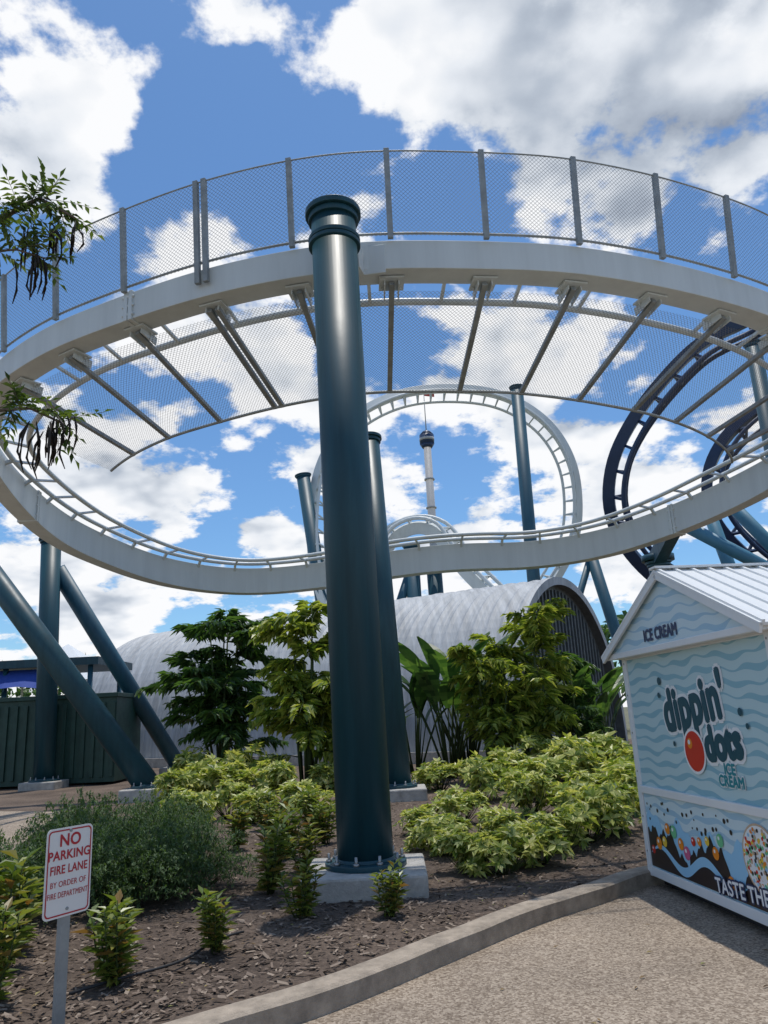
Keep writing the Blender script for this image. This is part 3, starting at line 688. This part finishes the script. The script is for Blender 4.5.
for (cx,cy,hh,rr) in [(16,52,8,5),(22,50,9,6),(30,54,8,6),(12,60,9,5),(38,60,10,7),(-30,70,9,7),(-42,66,10,8),(-55,70,10,8),(50,66,10,8),(-22,80,9,7),(0,90,8,8),(-10,95,8,8),(14,75,8,7)]:
    b.tube([(cx,cy,0),(cx,cy,hh*.6)],[.3,.15],6,1)
    for k in range(900):
        d=rdir(rn,-.6);lob=.75+.35*noise.noise(d*2.5+V((cx,cy,0)));p=V((cx+d.x*rr*lob,cy+d.y*rr*lob,hh*.55+d.z*hh*.45*lob))
        b.leaf(p,rdir(rn,-1),rdir(rn,-1),rn.uniform(.5,1.0),rn.uniform(.3,.6),0,.2)
b.obj('distant_trees',[M_dg,M_bark])
def tree():
    rn=random.Random(9);b=B()
    b.tube([(-4.9,4.6,0),(-4.85,4.6,1.6),(-4.6,4.6,3.0),(-4.2,4.6,4.2),(-3.9,4.7,5.4),(-3.8,4.8,6.6)],[.16,.13,.11,.08,.05,.02],10,1)
    def twig(pts,r,nl,podsat,fmin=.3):
        b.tube(pts,[r*(1-.75*i/(len(pts)-1)) for i in range(len(pts))],5,1)
        C=catmull(pts,6)
        for k in range(nl):
            f=rn.uniform(fmin,1);p=C[min(len(C)-1,int(f*(len(C)-1)))]
            d=V((rn.uniform(-.6,1),rn.uniform(-.7,.7),rn.uniform(-.5,.7))).normalized();L_=rn.uniform(.14,.30)
            b.tube([p+d*L_*t-Z*.05*t*t for t in (0,.5,1)],[.003,.002,.002],3,1)
            sd=d.cross(Z).normalized()
            for j in range(11):
                t=.2+.8*(j//2)/5;c=p+d*L_*t-Z*.05*t*t;s=1 if j%2 else -1
                dd=(sd*s+d*.6+V((0,0,rn.uniform(-.7,.2)))) if j<10 else d
                b.leaf(c,dd,Z,rn.uniform(.055,.095),rn.uniform(.024,.036),0,.15,.2)
        for pp in podsat:
            for k in range(9):
                p=V(pp)+V((rn.uniform(-.10,.10),rn.uniform(-.05,.05),rn.uniform(-.02,.06)));L_=rn.uniform(.18,.34)
                w=rn.uniform(-.05,.05)
                b.tube([p,p+V((w,0,-L_*.3)),p+V((w*1.2,0,-L_*.7)),p+V((w*.4,0,-L_))],[.003,.009,.008,.003],5,2)
    twig([V((-4.2,4.6,4.2)),V((-3.2,4.6,4.7)),V((-2.6,4.55,5.0)),V((-2.25,4.5,5.15)),V((-2.0,4.5,4.98))],.03,34,[(-2.08,4.5,4.90),(-2.26,4.5,4.88)],.5)
    twig([V((-3.2,4.6,4.7)),V((-2.7,4.5,4.75)),V((-2.35,4.45,4.72)),V((-2.15,4.45,4.64))],.015,14,[(-2.26,4.45,4.62)],.5)
    twig([V((-4.6,4.6,3.0)),V((-3.3,4.6,3.35)),V((-2.5,4.55,3.62)),V((-2.2,4.5,3.60)),V((-1.98,4.5,3.48))],.025,20,[(-2.0,4.5,3.50),(-2.1,4.5,3.46)],.5)
    for k in range(7):
        a=V((-3.9,4.7,5.2+k*.2));d=V((rn.uniform(-1,-.2),rn.uniform(-1,1),rn.uniform(0,.7)));twig([a,a+d*.6,a+d*1.2],.02,12,[])
    return b
tree().obj('overhanging_tree',[leafmat('tree_leaf',[(.03,.06,.015),(.07,.12,.025),(.13,.18,.04)],.35),M_bark,M_pod])
# ------------------------------------------------------------ world
w=bpy.data.worlds.new('World');S.world=w;w.use_nodes=True;t=w.node_tree;N=t.nodes;L=t.links;N.clear()
SUN_EL=radians(79);SUN_AZ=radians(15)
sky=N.new('ShaderNodeTexSky');sky.sky_type='NISHITA';sky.sun_disc=False;sky.sun_elevation=SUN_EL;sky.sun_rotation=SUN_AZ;sky.altitude=10;sky.air_density=1.0;sky.dust_density=.5;sky.ozone_density=2.0
tc=N.new('ShaderNodeTexCoord');D=tc.outputs['Generated']
def mth(op,*a,clamp=False):
    n=N.new('ShaderNodeMath');n.operation=op;n.use_clamp=clamp
    for i,x in enumerate(a):
        if isinstance(x,(int,float)): n.inputs[i].default_value=x
        else: L.new(x,n.inputs[i])
    return n.outputs[0]
def mr(x,a,b_,c,d,smooth=True):
    n=N.new('ShaderNodeMapRange');n.interpolation_type='SMOOTHSTEP' if smooth else 'LINEAR'
    for i,q in enumerate((a,b_,c,d)): n.inputs[i+1].default_value=q
    L.new(x,n.inputs[0]);return n.outputs[0]
def blobs(lst):
    acc=None
    for c,r,a in lst:
        n=N.new('ShaderNodeVectorMath');n.operation='DISTANCE';L.new(D,n.inputs[0]);n.inputs[1].default_value=V(c).normalized()
        o=mr(n.outputs['Value'],0,r,a,0);acc=o if acc is None else mth('ADD',acc,o)
    return acc
sp=N.new('ShaderNodeSeparateXYZ');L.new(D,sp.inputs[0])
den=mth('ADD',mth('MAXIMUM',sp.outputs[2],.0),.35)
vs=N.new('ShaderNodeVectorMath');vs.operation='SCALE';L.new(D,vs.inputs[0]);L.new(mth('DIVIDE',1,den),vs.inputs[3])
def shift(vec,off):
    a=N.new('ShaderNodeVectorMath');a.operation='ADD';L.new(vec,a.inputs[0]);a.inputs[1].default_value=off;return a.outputs[0]
def nz(vec,scale,detail=8,rough=.56):
    n=N.new('ShaderNodeTexNoise');n.inputs['Scale'].default_value=scale;n.inputs['Detail'].default_value=detail;n.inputs['Roughness'].default_value=rough;L.new(vec,n.inputs['Vector']);return n.outputs['Fac']
n1=nz(vs.outputs[0],5.0,7,.58)
n2=nz(shift(vs.outputs[0],(.02,.05,-.03)),5.0,3,.55)
clouds=[((.02,.73,.68),.17,.26),((.14,.71,.69),.2,.24),((.28,.68,.67),.22,.26),((.40,.66,.64),.2,.28),((.2,.6,.77),.3,.2),
((-.32,.68,.66),.14,.24),((-.27,.69,.67),.10,.18),((-.36,.72,.60),.12,.2),((-.13,.66,.74),.06,.14),
((-.29,.78,.55),.12,.20),((-.20,.82,.53),.10,.18),((-.12,.89,.44),.18,.20),((-.32,.88,.37),.17,.20),((-.12,.93,.33),.14,.13),((.18,.88,.44),.17,.22),((.29,.86,.42),.13,.16),((.18,.93,.33),.16,.13),((.31,.77,.56),.05,.18),
((-.36,.91,.19),.22,.14),((.02,.96,.27),.18,.12),((.33,.90,.25),.2,.16),
((-.16,.76,.65),.12,-.24),((-.40,.63,.67),.07,-.22),((-.40,.82,.43),.07,-.12),((.11,.80,.59),.14,-.18),((.34,.79,.51),.08,-.16)]
bl=blobs(clouds)
hor=mr(sp.outputs[2],.0,.45,.16,0.0)
dn=mth('ADD',mth('ADD',mth('MULTIPLY',mth('SUBTRACT',n1,.5),1.5),bl),mth('SUBTRACT',hor,.085))
mask=mr(dn,-.01,.10,0,1)
gray=blobs([((.33,.68,.65),.30,.62),((.14,.66,.74),.16,.30),((-.30,.90,.30),.22,.25),((.0,.94,.33),.2,.2),((.25,.88,.40),.18,.2),((-.36,.72,.60),.12,.3)])
lit=mth('ADD',mth('MULTIPLY',mth('SUBTRACT',n1,n2),4.0),1.02)
thick=mr(dn,.08,.5,0,.55)
lit=mth('SUBTRACT',mth('SUBTRACT',lit,thick),gray)
lit=mr(lit,-.30,1.0,0,1,False)
cr=N.new('ShaderNodeValToRGB');e=cr.color_ramp.elements;e[0].position=0;e[0].color=(.27,.32,.41,1);e[1].position=1;e[1].color=(.97,.98,1.0,1);x=e.new(.4);x.color=(.48,.54,.63,1);x=e.new(.75);x.color=(.80,.84,.90,1)
L.new(lit,cr.inputs['Fac'])
hs=N.new('ShaderNodeMixRGB');hs.blend_type='MULTIPLY';hs.inputs[0].default_value=1;hs.inputs[2].default_value=(.62,.86,1.04,1);L.new(sky.outputs[0],hs.inputs[1])
b1=N.new('ShaderNodeBackground');b1.inputs[1].default_value=.135;L.new(hs.outputs[0],b1.inputs[0])
b2=N.new('ShaderNodeBackground');b2.inputs[1].default_value=1.0;L.new(cr.outputs[0],b2.inputs[0])
mx=N.new('ShaderNodeMixShader');L.new(mask,mx.inputs[0]);L.new(b1.outputs[0],mx.inputs[1]);L.new(b2.outputs[0],mx.inputs[2])
ou=N.new('ShaderNodeOutputWorld');L.new(mx.outputs[0],ou.inputs[0])
sd=V((sin(SUN_AZ)*cos(SUN_EL),cos(SUN_AZ)*cos(SUN_EL),sin(SUN_EL)))
sl=bpy.data.lights.new('sun','SUN');sl.energy=3.3;sl.angle=radians(.53);sl.color=(1,.95,.88)
so=bpy.data.objects.new('sun',sl);COL.objects.link(so);so.rotation_euler=sd.to_track_quat('Z','Y').to_euler()
# camera
r=.05;p=radians(15)
R0=V((1,0,0));U0=V((0,-sin(p),cos(p)));Fw=V((0,cos(p),sin(p)))
cr_=R0*cos(r)-U0*sin(r);cu=R0*sin(r)+U0*cos(r)
cd=bpy.data.cameras.new('camera');cd.sensor_fit='VERTICAL';cd.sensor_height=36;cd.lens=27.03;cd.clip_end=3000;cd.clip_start=.05
co=bpy.data.objects.new('camera',cd);COL.objects.link(co)
m4=Matrix.Identity(4)
for i in range(3): m4[i][0]=cr_[i];m4[i][1]=cu[i];m4[i][2]=-Fw[i]
m4[2][3]=1.6;co.matrix_world=m4
S.camera=co
S.view_settings.view_transform='Standard';S.view_settings.look='None';S.view_settings.exposure=0
